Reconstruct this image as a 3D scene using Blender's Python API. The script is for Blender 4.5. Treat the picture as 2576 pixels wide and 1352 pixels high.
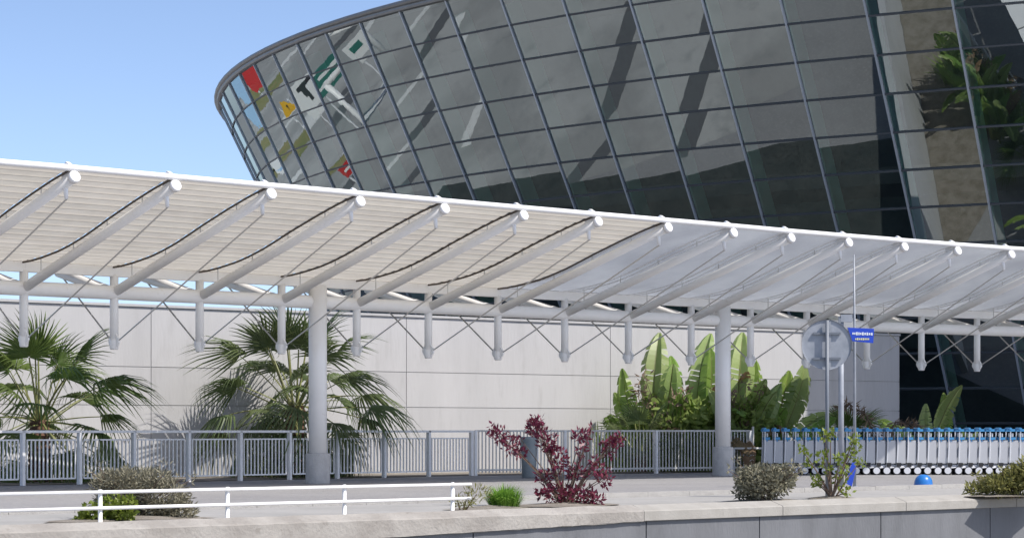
import bpy, math, random
from mathutils import Vector, Matrix, Euler
import numpy as np
R = math.radians
random.seed(7); rng = np.random.default_rng(11)
scene = bpy.context.scene
for o in list(bpy.data.objects): bpy.data.objects.remove(o)

# ------------------------------------------------------------------ camera
EYE = 1.095; FOC = 6000.0; IW = 2575.0; IH = 1352.0; CX = 1287.5; HOR = 1080.0
cam_d = bpy.data.cameras.new('camera'); cam = bpy.data.objects.new('camera', cam_d)
scene.collection.objects.link(cam); scene.camera = cam
cam.location = (0, 0, EYE); cam.rotation_euler = (R(90), 0, 0)
cam_d.sensor_width = 36; cam_d.lens = 36 * FOC / IW
cam_d.shift_y = (HOR - IH / 2) / IW
cam_d.clip_start = 0.5; cam_d.clip_end = 5000
# ------------------------------------------------------------------ sky, sun, exposure
SUN_EL = 52.0; SUN_AZ = -28.0          # azimuth of the sun seen from the scene, 0 = +X (right), -90 = behind the camera
sv = Vector((math.cos(R(SUN_EL)) * math.cos(R(SUN_AZ)), math.cos(R(SUN_EL)) * math.sin(R(SUN_AZ)), math.sin(R(SUN_EL))))
world = bpy.data.worlds.new('World'); scene.world = world; world.use_nodes = True
wn = world.node_tree.nodes; wl = world.node_tree.links
bg = wn['Background']; sky = wn.new('ShaderNodeTexSky'); sky.sky_type = 'NISHITA'; sky.sun_disc = False
sky.sun_elevation = R(SUN_EL); sky.sun_rotation = math.atan2(sv.x, sv.y)
sky.air_density = 0.47; sky.dust_density = 1.0; sky.ozone_density = 0.3; sky.altitude = 0
wl.new(sky.outputs[0], bg.inputs[0]); bg.inputs[1].default_value = 0.15
sun_d = bpy.data.lights.new('sun', 'SUN'); sun_d.energy = 3.2; sun_d.angle = R(0.53); sun_d.color = (1, 0.945, 0.88)
sun = bpy.data.objects.new('sun', sun_d); scene.collection.objects.link(sun)
sun.rotation_euler = sv.to_track_quat('Z', 'Y').to_euler(); sun.location = sv * 80
vs = scene.view_settings; vs.view_transform = 'Standard'; vs.look = 'None'; vs.exposure = 0.62; vs.gamma = 1.0
vs.use_curve_mapping = False
scene.render.engine = 'CYCLES'
scene.cycles.max_bounces = 8; scene.cycles.transparent_max_bounces = 16

# ------------------------------------------------------------------ helpers
COL = scene.collection
ORG = {}
def at(x, y, Z): return Vector(((x - CX) / FOC * Z, Z, EYE + (HOR - y) / FOC * Z))
def tag(o, label, cat=None, group=None, kind=None):
    if label: o['label'] = label
    if cat: o['category'] = cat
    if group: o['group'] = group
    if kind: o['kind'] = kind
    return o
def thing(name, loc, label=None, cat=None, group=None, parent=None):
    o = bpy.data.objects.new(name, None); COL.objects.link(o); o.empty_display_size = .2
    loc = Vector(loc); ORG[o.name] = loc
    o.location = loc - (ORG[parent.name] if parent else Vector((0, 0, 0)))
    if parent: o.parent = parent
    return tag(o, label, cat, group)
def mesh(name, V, F, mats, smooth=False, mi=None):
    me = bpy.data.meshes.new(name)
    me.from_pydata([tuple(v) for v in V], [], [tuple(int(i) for i in f) for f in F])
    for m in (mats if isinstance(mats, (list, tuple)) else [mats]): me.materials.append(m)
    if mi is not None: me.polygons.foreach_set('material_index', list(mi))
    if smooth: me.polygons.foreach_set('use_smooth', [True] * len(me.polygons))
    me.update(); return me
def obj(name, V, F, mats, parent=None, smooth=False, base=None, mi=None, kind=None):
    """world-space verts -> object; under a parent the verts become relative to its origin"""
    if parent is not None: o0 = ORG[parent.name]
    else:
        if base is None:
            a = np.array([tuple(v) for v in V]); base = ((a[:, 0].min() + a[:, 0].max()) / 2, (a[:, 1].min() + a[:, 1].max()) / 2, a[:, 2].min())
        o0 = Vector(base)
    me = mesh(name, [Vector(v) - o0 for v in V], F, mats, smooth, mi)
    o = bpy.data.objects.new(name, me); COL.objects.link(o)
    if parent is not None: o.parent = parent
    else: o.location = o0
    ORG[o.name] = Vector(o0)
    if kind: o['kind'] = kind
    return o
def inst(name, me, parent, M):
    o = bpy.data.objects.new(name, me); COL.objects.link(o); o.parent = parent
    o.matrix_local = Matrix.Translation(-ORG[parent.name]) @ M
    ORG[o.name] = M.translation.copy(); return o
def copy_tree(o, parent=None):
    c = o.copy(); COL.objects.link(c)
    if parent: c.parent = parent
    for ch in o.children: copy_tree(ch, c)
    return c
class G:
    """geometry collector"""
    def __init__(s): s.V = []; s.F = []; s.M = []
    def add(s, V, F, m=0):
        n = len(s.V); s.V += [Vector(v) for v in V]; s.F += [tuple(i + n for i in f) for f in F]; s.M += [m] * len(F); return s
    def box(s, c, ax, ay, az, m=0):
        c = Vector(c); ax, ay, az = Vector(ax), Vector(ay), Vector(az)
        V = [c + i * ax + j * ay + k * az for k in (-1, 1) for j in (-1, 1) for i in (-1, 1)]
        return s.add(V, [(0, 2, 3, 1), (4, 5, 7, 6), (0, 1, 5, 4), (2, 6, 7, 3), (0, 4, 6, 2), (1, 3, 7, 5)], m)
    def bar(s, a, b, w, h, up=(0, 0, 1), m=0):
        a, b = Vector(a), Vector(b); d = (b - a); u = Vector(up); sd = d.cross(u).normalized(); u = sd.cross(d).normalized()
        return s.box((a + b) / 2, d / 2, sd * w / 2, u * h / 2, m)
    def tube(s, pts, r, n=12, cap=True, m=0):
        pts = [Vector(p) for p in pts]; k = len(pts); rr = r if isinstance(r, (list, tuple)) else [r] * k
        V = []; F = []
        t0 = (pts[1] - pts[0]).normalized(); u = t0.orthogonal().normalized()
        for i, p in enumerate(pts):
            t = (pts[min(i + 1, k - 1)] - pts[max(i - 1, 0)]).normalized()
            u = (u - t * u.dot(t)).normalized(); w = t.cross(u)
            for j in range(n):
                a = 2 * math.pi * j / n; V.append(p + (u * math.cos(a) + w * math.sin(a)) * rr[i])
        for i in range(k - 1):
            for j in range(n): F.append((i * n + j, i * n + (j + 1) % n, (i + 1) * n + (j + 1) % n, (i + 1) * n + j))
        if cap: F.append(tuple(range(n - 1, -1, -1))); F.append(tuple(range((k - 1) * n, k * n)))
        return s.add(V, F, m)
    def lathe(s, c, prof, n=24, m=0):
        c = Vector(c); V = []; F = []
        for (r, z) in prof:
            for j in range(n):
                a = 2 * math.pi * j / n; V.append(c + Vector((r * math.cos(a), r * math.sin(a), z)))
        k = len(prof)
        for i in range(k - 1):
            for j in range(n): F.append((i * n + j, i * n + (j + 1) % n, (i + 1) * n + (j + 1) % n, (i + 1) * n + j))
        F.append(tuple(range(n - 1, -1, -1))); F.append(tuple(range((k - 1) * n, k * n)))
        return s.add(V, F, m)
    def obj(s, name, mats, parent=None, smooth=False, base=None, kind=None):
        o = obj(name, s.V, s.F, mats, parent, smooth, base, s.M, kind)
        if smooth:
            o.data.polygons.foreach_set('use_smooth', [len(p.vertices) < 5 for p in o.data.polygons])
        return o

# ------------------------------------------------------------------ materials
def mat(name, col, rough=.6, metal=0., noise=None, noise2=None, bump=None, spec=.5, trans=0, rnd=0., stretch=None):
    """noise = (scale, colour2, lo, hi); bump = (scale, strength)"""
    m = bpy.data.materials.new(name); m.use_nodes = True; N = m.node_tree.nodes; L = m.node_tree.links
    b = N['Principled BSDF']; b.inputs['Roughness'].default_value = rough; b.inputs['Metallic'].default_value = metal
    b.inputs['Specular IOR Level'].default_value = spec
    b.inputs['Base Color'].default_value = (*col, 1)
    tc = N.new('ShaderNodeTexCoord'); geo = N.new('ShaderNodeNewGeometry'); src = geo.outputs['Position']
    if stretch:
        mp = N.new('ShaderNodeMapping'); mp.inputs['Scale'].default_value = stretch; L.new(src, mp.inputs[0]); src = mp.outputs[0]
    cur = None
    for nz in (noise, noise2):
        if not nz: continue
        n = N.new('ShaderNodeTexNoise'); n.inputs['Scale'].default_value = nz[0]; n.inputs['Detail'].default_value = 7; n.inputs['Roughness'].default_value = .62
        L.new(src, n.inputs['Vector'])
        r = N.new('ShaderNodeMapRange'); r.inputs[1].default_value = nz[2]; r.inputs[2].default_value = nz[3]; L.new(n.outputs[0], r.inputs[0])
        x = N.new('ShaderNodeMix'); x.data_type = 'RGBA'; L.new(r.outputs[0], x.inputs[0])
        if cur is None: x.inputs[6].default_value = (*col, 1)
        else: L.new(cur, x.inputs[6])
        x.inputs[7].default_value = (*nz[1], 1); cur = x.outputs[2]
    if rnd:
        oi = N.new('ShaderNodeObjectInfo'); hs = N.new('ShaderNodeHueSaturation')
        if cur: L.new(cur, hs.inputs['Color'])
        else: hs.inputs['Color'].default_value = (*col, 1)
        r = N.new('ShaderNodeMapRange'); r.inputs[3].default_value = 1 - rnd; r.inputs[4].default_value = 1 + rnd; L.new(oi.outputs['Random'], r.inputs[0])
        L.new(r.outputs[0], hs.inputs['Value'])
        r2 = N.new('ShaderNodeMapRange'); r2.inputs[3].default_value = .5 - rnd * .06; r2.inputs[4].default_value = .5 + rnd * .06
        mu = N.new('ShaderNodeMath'); mu.operation = 'FRACT'; mm = N.new('ShaderNodeMath'); mm.operation = 'MULTIPLY'; mm.inputs[1].default_value = 7.31
        L.new(oi.outputs['Random'], mm.inputs[0]); L.new(mm.outputs[0], mu.inputs[0]); L.new(mu.outputs[0], r2.inputs[0]); L.new(r2.outputs[0], hs.inputs['Hue'])
        cur = hs.outputs[0]
    if cur: L.new(cur, b.inputs['Base Color'])
    if bump:
        n = N.new('ShaderNodeTexNoise'); n.inputs['Scale'].default_value = bump[0]; n.inputs['Detail'].default_value = 8; L.new(src, n.inputs['Vector'])
        bp = N.new('ShaderNodeBump'); bp.inputs['Strength'].default_value = bump[1]; bp.inputs['Distance'].default_value = .02
        L.new(n.outputs[0], bp.inputs['Height']); L.new(bp.outputs[0], b.inputs['Normal'])
    if trans:
        t = N.new('ShaderNodeBsdfTranslucent'); mx = N.new('ShaderNodeMixShader'); mx.inputs[0].default_value = trans
        if cur: L.new(cur, t.inputs[0])
        else: t.inputs[0].default_value = (*col, 1)
        out = N['Material Output']; L.new(b.outputs[0], mx.inputs[1]); L.new(t.outputs[0], mx.inputs[2]); L.new(mx.outputs[0], out.inputs[0])
    return m
def glass_mat(name, tint, base_f, gloss_col=(.9, .93, .95), rough=0.0, ior=1.5, wob=0):
    m = bpy.data.materials.new(name); m.use_nodes = True; N = m.node_tree.nodes; L = m.node_tree.links
    N.remove(N['Principled BSDF']); out = N['Material Output']
    tr = N.new('ShaderNodeBsdfTransparent'); tr.inputs[0].default_value = (*tint, 1)
    gl = N.new('ShaderNodeBsdfGlossy'); gl.inputs[0].default_value = (*gloss_col, 1); gl.inputs['Roughness'].default_value = rough
    fr = N.new('ShaderNodeFresnel'); fr.inputs[0].default_value = ior
    a = N.new('ShaderNodeMath'); a.operation = 'MULTIPLY_ADD'; a.inputs[1].default_value = 1 - base_f; a.inputs[2].default_value = base_f
    a.use_clamp = True
    L.new(fr.outputs[0], a.inputs[0]); mx = N.new('ShaderNodeMixShader'); L.new(a.outputs[0], mx.inputs[0]); L.new(tr.outputs[0], mx.inputs[1]); L.new(gl.outputs[0], mx.inputs[2])
    L.new(mx.outputs[0], out.inputs[0])
    if wob:
        geo = N.new('ShaderNodeNewGeometry'); n = N.new('ShaderNodeTexNoise'); n.inputs['Scale'].default_value = .9; n.inputs['Detail'].default_value = 2
        L.new(geo.outputs['Position'], n.inputs['Vector']); bp = N.new('ShaderNodeBump'); bp.inputs['Strength'].default_value = wob; bp.inputs['Distance'].default_value = .02
        L.new(n.outputs[0], bp.inputs['Height']); L.new(bp.outputs[0], gl.inputs['Normal'])
    return m
M = {}
M['white'] = mat('white_paint', (.89, .88, .86), .38, noise=(1.3, (.83, .815, .79), .45, .75), noise2=(9, (.66, .62, .56), .64, .82))
M['white_new'] = mat('bright_white_paint', (.86, .86, .86), .35, noise=(3, (.78, .78, .77), .5, .8))
M['cable'] = mat('steel_cable', (.55, .54, .52), .4, .6)
M['slat'] = mat('beige_awning_slat', (.72, .68, .595), .55, noise=(2.2, (.63, .59, .51), .4, .75), trans=.47, rnd=.05)
M['gap_shadow'] = mat('dark_gap_shadow', (.075, .058, .045), .7)  # dark colour for the shadow in the gaps along the awning edges
M['poly'] = mat('grey_polycarbonate', (.70, .72, .74), .22, noise=(.7, (.58, .60, .63), .35, .7), trans=.66)
M['conc'] = mat('pale_concrete', (.475, .472, .472), .85, noise=(.9, (.42, .418, .418), .35, .7), noise2=(3.6, (.38, .375, .37), .56, .85), bump=(14, .25), stretch=(1, 1, .22), rnd=.035)
M['conc_joint'] = mat('joint_mortar', (.36, .36, .355), .9)
M['plinth'] = mat('grey_concrete', (.46, .46, .455), .9, noise=(6, (.37, .37, .37), .4, .7), bump=(30, .4))
M['coping_old'] = mat('weathered_coping', (.36, .34, .31), .9, noise=(1.6, (.28, .26, .235), .42, .62), noise2=(5, (.19, .172, .15), .60, .78), bump=(22, .6))
M['coping'] = mat('smooth_coping', (.365, .35, .32), .85, noise=(2.5, (.31, .295, .265), .4, .7), noise2=(14, (.26, .245, .22), .6, .85), bump=(40, .3))
M['retain'] = mat('grey_retaining_concrete', (.17, .176, .187), .9, noise=(1.8, (.13, .135, .143), .4, .7), bump=(25, .4), stretch=(1, 1, .35))
M['asphalt'] = mat('pale_asphalt', (.275, .27, .272), .9, noise=(.35, (.225, .22, .222), .35, .7), noise2=(9, (.36, .355, .35), .5, .8), bump=(60, .4))
M['road'] = mat('road_asphalt', (.23, .228, .222), .9, noise=(.12, (.28, .275, .265), .35, .7), noise2=(1.2, (.18, .178, .175), .5, .8))
M['dark_belt'] = mat('dark_ground_sheet', (.035, .042, .04), .95, noise=(.8, (.06, .065, .06), .4, .65), noise2=(6, (.02, .022, .022), .5, .7), bump=(8, 1.0))
M['apron'] = mat('beige_apron', (.40, .395, .38), .9, noise=(.10, (.30, .295, .285), .45, .55), noise2=(.45, (.24, .24, .235), .55, .72))
M['dark_strip'] = mat('dark_ground_strip', (.10, .10, .105), .9)
M['strip'] = mat('light_concrete_slab', (.37, .362, .345), .9, noise=(.8, (.31, .305, .29), .4, .7), noise2=(8, (.26, .25, .235), .55, .8), bump=(30, .3))
M['kerb'] = mat('kerb_stone', (.39, .38, .36), .9, noise=(5, (.31, .30, .285), .45, .75), bump=(40, .4))
M['soil'] = mat('gravelly_soil', (.24, .215, .185), .95, noise=(3, (.15, .13, .10), .4, .65), noise2=(30, (.34, .32, .29), .55, .75), bump=(30, .8))
M['rail'] = mat('galvanised_steel', (.86, .86, .86), .45, .0, noise=(8, (.78, .78, .78), .4, .7))
M['rail2'] = mat('pale_grey_rail_paint', (.62, .62, .60), .5, noise=(8, (.50, .49, .46), .45, .75))
M['mull'] = mat('blue_grey_aluminium', (.40, .45, .52), .35, .5)
M['trans'] = mat('dark_transom_seal', (.055, .065, .075), .5)
M['fin'] = mat('green_glass_fin', (.55, .90, .82), .25, .25, trans=.25)
M['rim'] = mat('roof_rim_metal', (.24, .24, .235), .45, .3, noise=(3, (.20, .20, .195), .4, .7))
M['inner'] = mat('dark_interior', (.13, .15, .155), .8, noise=(.3, (.06, .07, .075), .4, .6))
M['slab'] = mat('interior_slab', (.16, .16, .165), .8)
M['icol'] = mat('interior_column', (.50, .53, .55), .6)
M['pane'] = glass_mat('facade_glass', (.68, .80, .79), .30, (.72, .80, .82), wob=.05)
M['sign_back'] = mat('grey_sign_back', (.35, .375, .415), .5, .1, noise=(4, (.25, .275, .31), .4, .7))
M['pole'] = mat('grey_pole', (.17, .19, .22), .5, .1)
M['blue'] = mat('blue_sign_enamel', (.02, .07, .52), .35)
M['blue_dome'] = mat('blue_plastic', (.02, .16, .50), .3, noise=(8, (.03, .20, .56), .4, .7))
M['tro_blue'] = mat('trolley_blue', (.06, .28, .56), .4)
M['tro_steel'] = mat('trolley_steel', (.72, .73, .75), .35, .25)
M['tro_panel'] = mat('trolley_panel', (.50, .51, .53), .5, .1)
M['tyre'] = mat('black_rubber', (.02, .02, .022), .7)
M['hub'] = mat('white_wheel_hub', (.70, .71, .74), .35)
M['bin'] = mat('grey_bin_metal', (.25, .29, .31), .5, .4, noise=(5, (.33, .36, .37), .45, .7))
M['txt_w'] = mat('white_lettering', (.75, .80, .85), .5)
M['txt_y'] = mat('yellow_lettering', (.75, .72, .35), .5)
M['trunk'] = mat('palm_fibre_trunk', (.16, .085, .05), .9, noise=(14, (.07, .04, .025), .4, .6), bump=(25, 1.0))
def leafm(name, a, b, c, tr=.3, rough=.45, rnd=.22, sc=2.0):
    return mat(name, a, rough, noise=(sc, b, .35, .65), noise2=(sc * 4, c, .55, .75), trans=tr, rnd=rnd, spec=.35)
M['fan'] = leafm('fan_palm_leaf', (.13, .19, .045), (.09, .145, .038), (.20, .24, .09), .35)
M['fan2'] = leafm('fan_palm_leaf_greyish', (.14, .18, .07), (.10, .14, .055), (.23, .25, .13), .35)
M['petiole'] = mat('palm_stalk', (.20, .22, .07), .5, noise=(6, (.14, .13, .05), .4, .7))
M['dry'] = leafm('dry_frond', (.26, .18, .10), (.17, .11, .06), (.34, .26, .16), .2, .8)
M['paddle'] = leafm('paddle_leaf', (.24, .36, .08), (.16, .27, .06), (.36, .44, .17), .48, .35)
M['paddle_l'] = leafm('pale_paddle_leaf', (.38, .48, .19), (.28, .39, .13), (.46, .54, .28), .48, .35)
M['purple'] = leafm('purple_leaf', (.18, .03, .055), (.10, .018, .045), (.29, .075, .09), .25, .35, .1, 9)
M['greyleaf'] = leafm('grey_green_leaf', (.27, .255, .18), (.18, .17, .12), (.36, .32, .23), .2, .7, .1, 8)
M['brownleaf'] = leafm('brown_leaf', (.27, .20, .14), (.19, .13, .09), (.36, .29, .21), .2, .7, .1, 8)
M['yellowgreen'] = leafm('yellow_green_leaf', (.24, .30, .05), (.14, .20, .03), (.36, .38, .10), .35, .5, .1, 8)
M['grass'] = leafm('bright_grass', (.22, .38, .05), (.14, .27, .035), (.34, .46, .11), .35, .5, .1, 9)
M['olive'] = leafm('olive_leaf', (.26, .26, .08), (.17, .17, .06), (.36, .28, .12), .3, .5, .1, 8)
M['olive2'] = leafm('olive_green_blade', (.31, .40, .11), (.21, .30, .075), (.42, .46, .20), .45, .5, .1, 6)
M['twig'] = mat('twig_bark', (.16, .11, .08), .9)

# ------------------------------------------------------------------ plan of the place
# retaining parapet: plan line, s along it (to the right and away), q behind it
PA = Vector((-4.526, 27.5, 0)); PD = Vector((.724, .690, 0)).normalized(); PN = Vector((PD.y, -PD.x, 0))   # PN towards the camera
def par(s, q, z): v = PA + PD * s - PN * q; return Vector((v.x, v.y, z))
def par_s(x, q=0.):                                   # where the line at offset q crosses image column x
    u = (x - CX) / FOC; b = PA - PN * q
    return (u * b.y - b.x) / (PD.x - u * PD.y)
def strip(q0, q1, z, s0=-160, s1=220): return [par(s0, q0, z), par(s1, q0, z), par(s1, q1, z), par(s0, q1, z)]

# ground and roads
g = G().add([(-1500, -800, -.8), (1500, -800, -.8), (1500, 2500, -.8), (-1500, 2500, -.8)], [(0, 1, 2, 3)])
tag(g.obj('road', M['road']), None, kind='structure')
g = G(); t = strip(.0, 200, 0.0); b = strip(.0, 200, -.78)
g.add(t + b, [(0, 1, 2, 3), (0, 4, 5, 1), (1, 5, 6, 2), (2, 6, 7, 3), (3, 7, 4, 0)])
tag(g.obj('pavement', M['asphalt']), None, kind='structure')
g = G().add(strip(.02, 3.6, .006), [(0, 1, 2, 3)]); tag(g.obj('path', M['strip']), None, kind='structure')

# ground behind the wall, laid for the glass to mirror: pale apron, dark belt, strips
E2 = [(-24, 97), (-17, 86.8), (-12.4, 81), (-7, 74.6), (-3.7, 70.4), (1.9, 66)]
V = [Vector((x, y, .008)) for x, y in E2] + [Vector((x, y, .008)) for x, y in ((11, 72.6), (22, 72), (40, 90), (20, 110), (0, 104), (-14, 101))]
tag(obj('planting_bed', V, [tuple(range(len(V)))], M['dark_belt']), None, kind='structure')  # dark sheet outlined to mirror as the dark band in the glass
V = [Vector((x, y, .004)) for x, y in ((-300, 95), (-38, 72), (-16, 60), (-5, 67), (-12, 80), (-30, 110), (-60, 420), (-400, 420))]
tag(obj('pavement', V, [tuple(range(len(V)))], M['apron']), None, kind='structure')
for P_ in ([(-21, 73.6), (-15.8, 77.3), (-13.2, 82)], [(-14.5, 69.2), (-11, 72.2), (-8.4, 74.6)], [(-40, 92), (-31, 99), (-27, 104)]):
    V = []; F = []
    for x, y in P_: V += [Vector((x - .30, y + .35, .012)), Vector((x + .30, y - .35, .012))]
    for i in range(len(P_) - 1): F.append((2 * i, 2 * i + 1, 2 * i + 3, 2 * i + 2))
    tag(obj('road', V, F, M['dark_strip']), None, kind='structure')  # dark ground strips placed to mirror as dark bars in the glass

M['mark'] = mat('road_paint', (.70, .69, .66), .7, noise=(3, (.5, .49, .47), .5, .75)); M['lawn'] = mat('dry_lawn', (.17, .19, .06), .95, noise=(.5, (.26, .22, .09), .4, .6))  # stripes and lawns below are added to vary the reflections in the glass
for (x0, y0, x1, y1, w, m_) in ((-58, 118, -42, 128, .35, 'mark'), (-66, 128, -46, 142, .35, 'mark'), (-50, 104, -36, 112, .3, 'mark'), (-34, 88, -24, 92, .3, 'mark'), (-75, 140, -60, 165, .5, 'mark'), (-48, 118, -33, 126, .9, 'dark_strip'), (-80, 175, -60, 190, 2.5, 'lawn'), (-110, 235, -80, 250, 7, 'lawn'), (-120, 290, -90, 330, 9, 'lawn'), (-62, 150, -48, 158, 2.2, 'lawn'), (-70, 160, -55, 175, 1.2, 'mark'), (-40, 95, -30, 106, .25, 'mark'), (-60, 135, -52, 140, 1.5, 'mark'), (-44, 124, -38, 132, .8, 'lawn'), (-95, 200, -75, 215, 1.5, 'mark'), (-90, 240, -70, 290, 1.5, 'mark'), (-52, 112, -46, 121, .5, 'dark_strip')):
    a = Vector((x0, y0, .016)); b = Vector((x1, y1, .016)); d = (b - a).normalized(); n_ = Vector((-d.y, d.x, 0)) * w
    tag(obj('added_road_marking' if m_ == 'mark' else 'added_lawn_strip' if m_ == 'lawn' else 'road', [a - n_, b - n_, b + n_, a + n_], [(0, 1, 2, 3)], M[m_]), None, kind='structure')

# ------------------------------------------------------------------ parapet
pt = thing('retaining_wall', par(8, -.1, -.8), 'low concrete retaining wall with sloping coping along the foreground', 'wall')
def coping(s0, s1, m, n=1, jag=0, bot=-.175):
    g = G(); k = max(2, int((s1 - s0) * n) + 1); V = []
    for i in range(k):
        s = s0 + (s1 - s0) * i / (k - 1)
        bt = bot if not jag else bot - .16 * max(0, min(1, (s1 - s) / 9))
        prof = [(0, .045), (-.215, -.025), (-.23, -.04), (-.23, bt + .007), (-.22, bt), (0, bt)]
        for (q, z) in prof: V.append(par(s, q + random.uniform(-jag, jag), z + random.uniform(-jag, jag)))
    p = len(prof); F = []
    for i in range(k - 1):
        for j in range(p): F.append((i * p + j, (i + 1) * p + j, (i + 1) * p + (j + 1) % p, i * p + (j + 1) % p))
    F.append(tuple(range(p))); F.append(tuple(range((k - 1) * p + p - 1, (k - 1) * p - 1, -1)))
    return g.add(V, F).obj('coping_stone', m, pt)
sj = [par_s(x, -.23) for x in (1620, 1969, 2279, 2556)]
d = sj[2] - sj[1]; sj.append(sj[3] + d)
o = coping(-22, sj[0] - .006, M['coping_old'], 5, .005, -.18); o['label'] = 'long rough weathered coping stone'
for a, b in zip(sj[:-1], sj[1:]): coping(a + .006, b - .008, M['coping'])
wj = [par_s(x, -.18) for x in (1190, 1625, 1910, 2215, 2490)]
wj = [-22] + wj + [wj[-1] + 3.2]
for a, b in zip(wj[:-1], wj[1:]):
    g = G(); c = par((a + b) / 2, -.13, -.49); g.box(c, PD * ((b - a) / 2 - .012), PN * .05, (0, 0, .312)); g.obj('wall_panel', M['retain'], pt)
g = G(); g.box(par((wj[0] + wj[-1]) / 2, -.12, -.49), PD * ((wj[-1] - wj[0]) / 2), PN * .03, (0, 0, .305)); g.obj('joint_filler', M['conc_joint'], pt)
# kerb behind the slab strip
s = par_s(-250, 3.7)
kb = thing('kerb', par(8, 3.7, 0), 'low pale kerb between the slab strip and the grey pavement', 'kerb')
kme = mesh('kerb_block', G().box((0, 0, .03), PD * .496, PN * .075, (0, 0, .05)).V, G().box((0, 0, .03), PD * .496, PN * .075, (0, 0, .05)).F, M['kerb'])
while s < par_s(2750, 3.7):
    inst('kerb_block', kme, kb, Matrix.Translation(par(s, 3.7, random.uniform(-.004, .004)))); s += 1.0

# ------------------------------------------------------------------ concrete wall at the back
WZ = lambda x: 58 * 7650 / (8400 - x)
def wpt(x, h, off=0):                                   # h above eye
    Z = WZ(x); return Vector(((x - CX) / FOC * Z, Z, EYE + h)) + WN * off
WA = Vector(((0 - CX) / FOC * WZ(0), WZ(0), 0)); WB = Vector(((2262 - CX) / FOC * WZ(2262), WZ(2262), 0))
WD = (WB - WA).normalized(); WN = Vector((WD.y, -WD.x, 0))
cw = thing('concrete_wall', wpt(1100, -EYE), 'long pale concrete panel wall behind the palms and the railing', 'wall')
xs = [-700, -300, 380, 1022, 1535, 2020, 2262]; hs = [-EYE, .57, 1.455, 2.84]
for i in range(len(xs) - 1):
    for j in range(3):
        a = wpt(xs[i], 0); b = wpt(xs[i + 1], 0); l = (b - a).length
        c = (a + b) / 2; c.z = EYE + (hs[j] + hs[j + 1]) / 2
        ih = (hs[j + 1] - hs[j]) / 2
        g = G(); g.box(c - WN * .1, WD * (l / 2 - .009), WN * .1, (0, 0, ih - .008)); g.obj('panel', M['conc'], cw)
a = wpt(xs[0], 0); b = wpt(xs[-1], 0); c = (a + b) / 2; c.z = EYE + (hs[0] + hs[-1]) / 2
G().box(c - WN * .12, WD * ((b - a).length / 2 - .03), WN * .1, (0, 0, (hs[-1] - hs[0]) / 2 - .03)).obj('joint_filler', M['conc_joint'], cw)
c.z = EYE + hs[-1] + .03
G().box(c - WN * .09, WD * ((b - a).length / 2), WN * .13, (0, 0, .03)).obj('wall_cap', M['conc'], cw)

# ------------------------------------------------------------------ the glass hall (leaning elliptical cone)
SC = 1.45
q = [30.8641160, 81.4249420, 32.6544241, .446682251, 9.82757744, .744957296, -1.58701215, .0493990549, 1.13187490, 0, .703074902]
QX, QZ, QR, QS, QH, QD, QT, QDT, QE, QROT = q[0] * SC, q[1] * SC, q[2] * SC, q[3], q[4] * SC, q[5] * SC, q[6], q[7], q[8], q[10]
def cone(m, h, off=0.):                                  # h above eye level, off outward
    th = QT + QDT * m; r = QR + QS * h + off
    lx = r * math.sin(th) * QE; lz = -r * math.cos(th)
    c, s_ = math.cos(QROT), math.sin(QROT)
    return Vector((QX + lx * c - lz * s_, QZ + lx * s_ + lz * c, EYE + h))
hall = thing('terminal_building', (QX, QZ, 0), 'huge dark glass terminal building leaning outward above the canopy', 'building')
NR = int((QH + EYE + .2) / QD) ; hr = [QH - k * QD for k in range(NR + 1)]; hr.append(-EYE + .02)
ms = list(range(-28, 12))
rest = G()
def in_view(m, k):
    p = cone(m + .5, (hr[k] + hr[k + 1]) / 2)
    x = CX + FOC * p.x / p.y; y = HOR - FOC * (p.z - EYE) / p.y
    return -9 <= m <= 8 and 480 < x < 2700 and -90 < y < 680 or (m >= 4 and 2200 < x < 2700 and 780 < y < 1110)
for m in ms:
    for k in range(len(hr) - 1):
        a, b, c, dd = cone(m, hr[k + 1]), cone(m + 1, hr[k + 1]), cone(m + 1, hr[k]), cone(m, hr[k])
        if in_view(m, k):
            e = 0.0
            n = (b - a).cross(dd - a).normalized()
            jt = [n * random.uniform(-.009, .009) for _ in range(3)]
            V = [a + jt[0], b + jt[1], c + jt[2], dd + jt[0] + jt[2] - jt[1]]
            obj('pane', V, [(0, 1, 2, 3)], M['pane'], hall)
        else: rest.add([a, b, c, dd], [(0, 1, 2, 3)])
rest.obj('pane', M['pane'], hall, kind='stuff')
for m in range(-16, 12):
    # mullion with cover cap, full height
    a, b = cone(m, -EYE + .02, .03), cone(m, QH + .02, .03)
    tg = (cone(m + .1, 0) - cone(m - .1, 0)).normalized(); ax = (b - a); nn = ax.cross(tg).normalized()
    G().box((a + b) / 2, ax / 2, tg * .03, nn * .03).obj('mullion', M['mull'], hall)
    a, b = cone(m, -EYE + .3, -.42), cone(m, QH - .3, -.42)
    G().box((a + b) / 2, (b - a) / 2, tg * .03, nn * .30).obj('glass_fin', M['fin'], hall)
for k in range(1, len(hr) - 1):
    g = G()
    for m in range(-17, 11):
        a, b = cone(m, hr[k], .012), cone(m + 1, hr[k], .012)
        up = (cone(m + .5, hr[k] + 1) - cone(m + .5, hr[k])).normalized()
        g.bar(a, b, .06, .055, up)
    g.obj('transom', M['trans'], hall)
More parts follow.
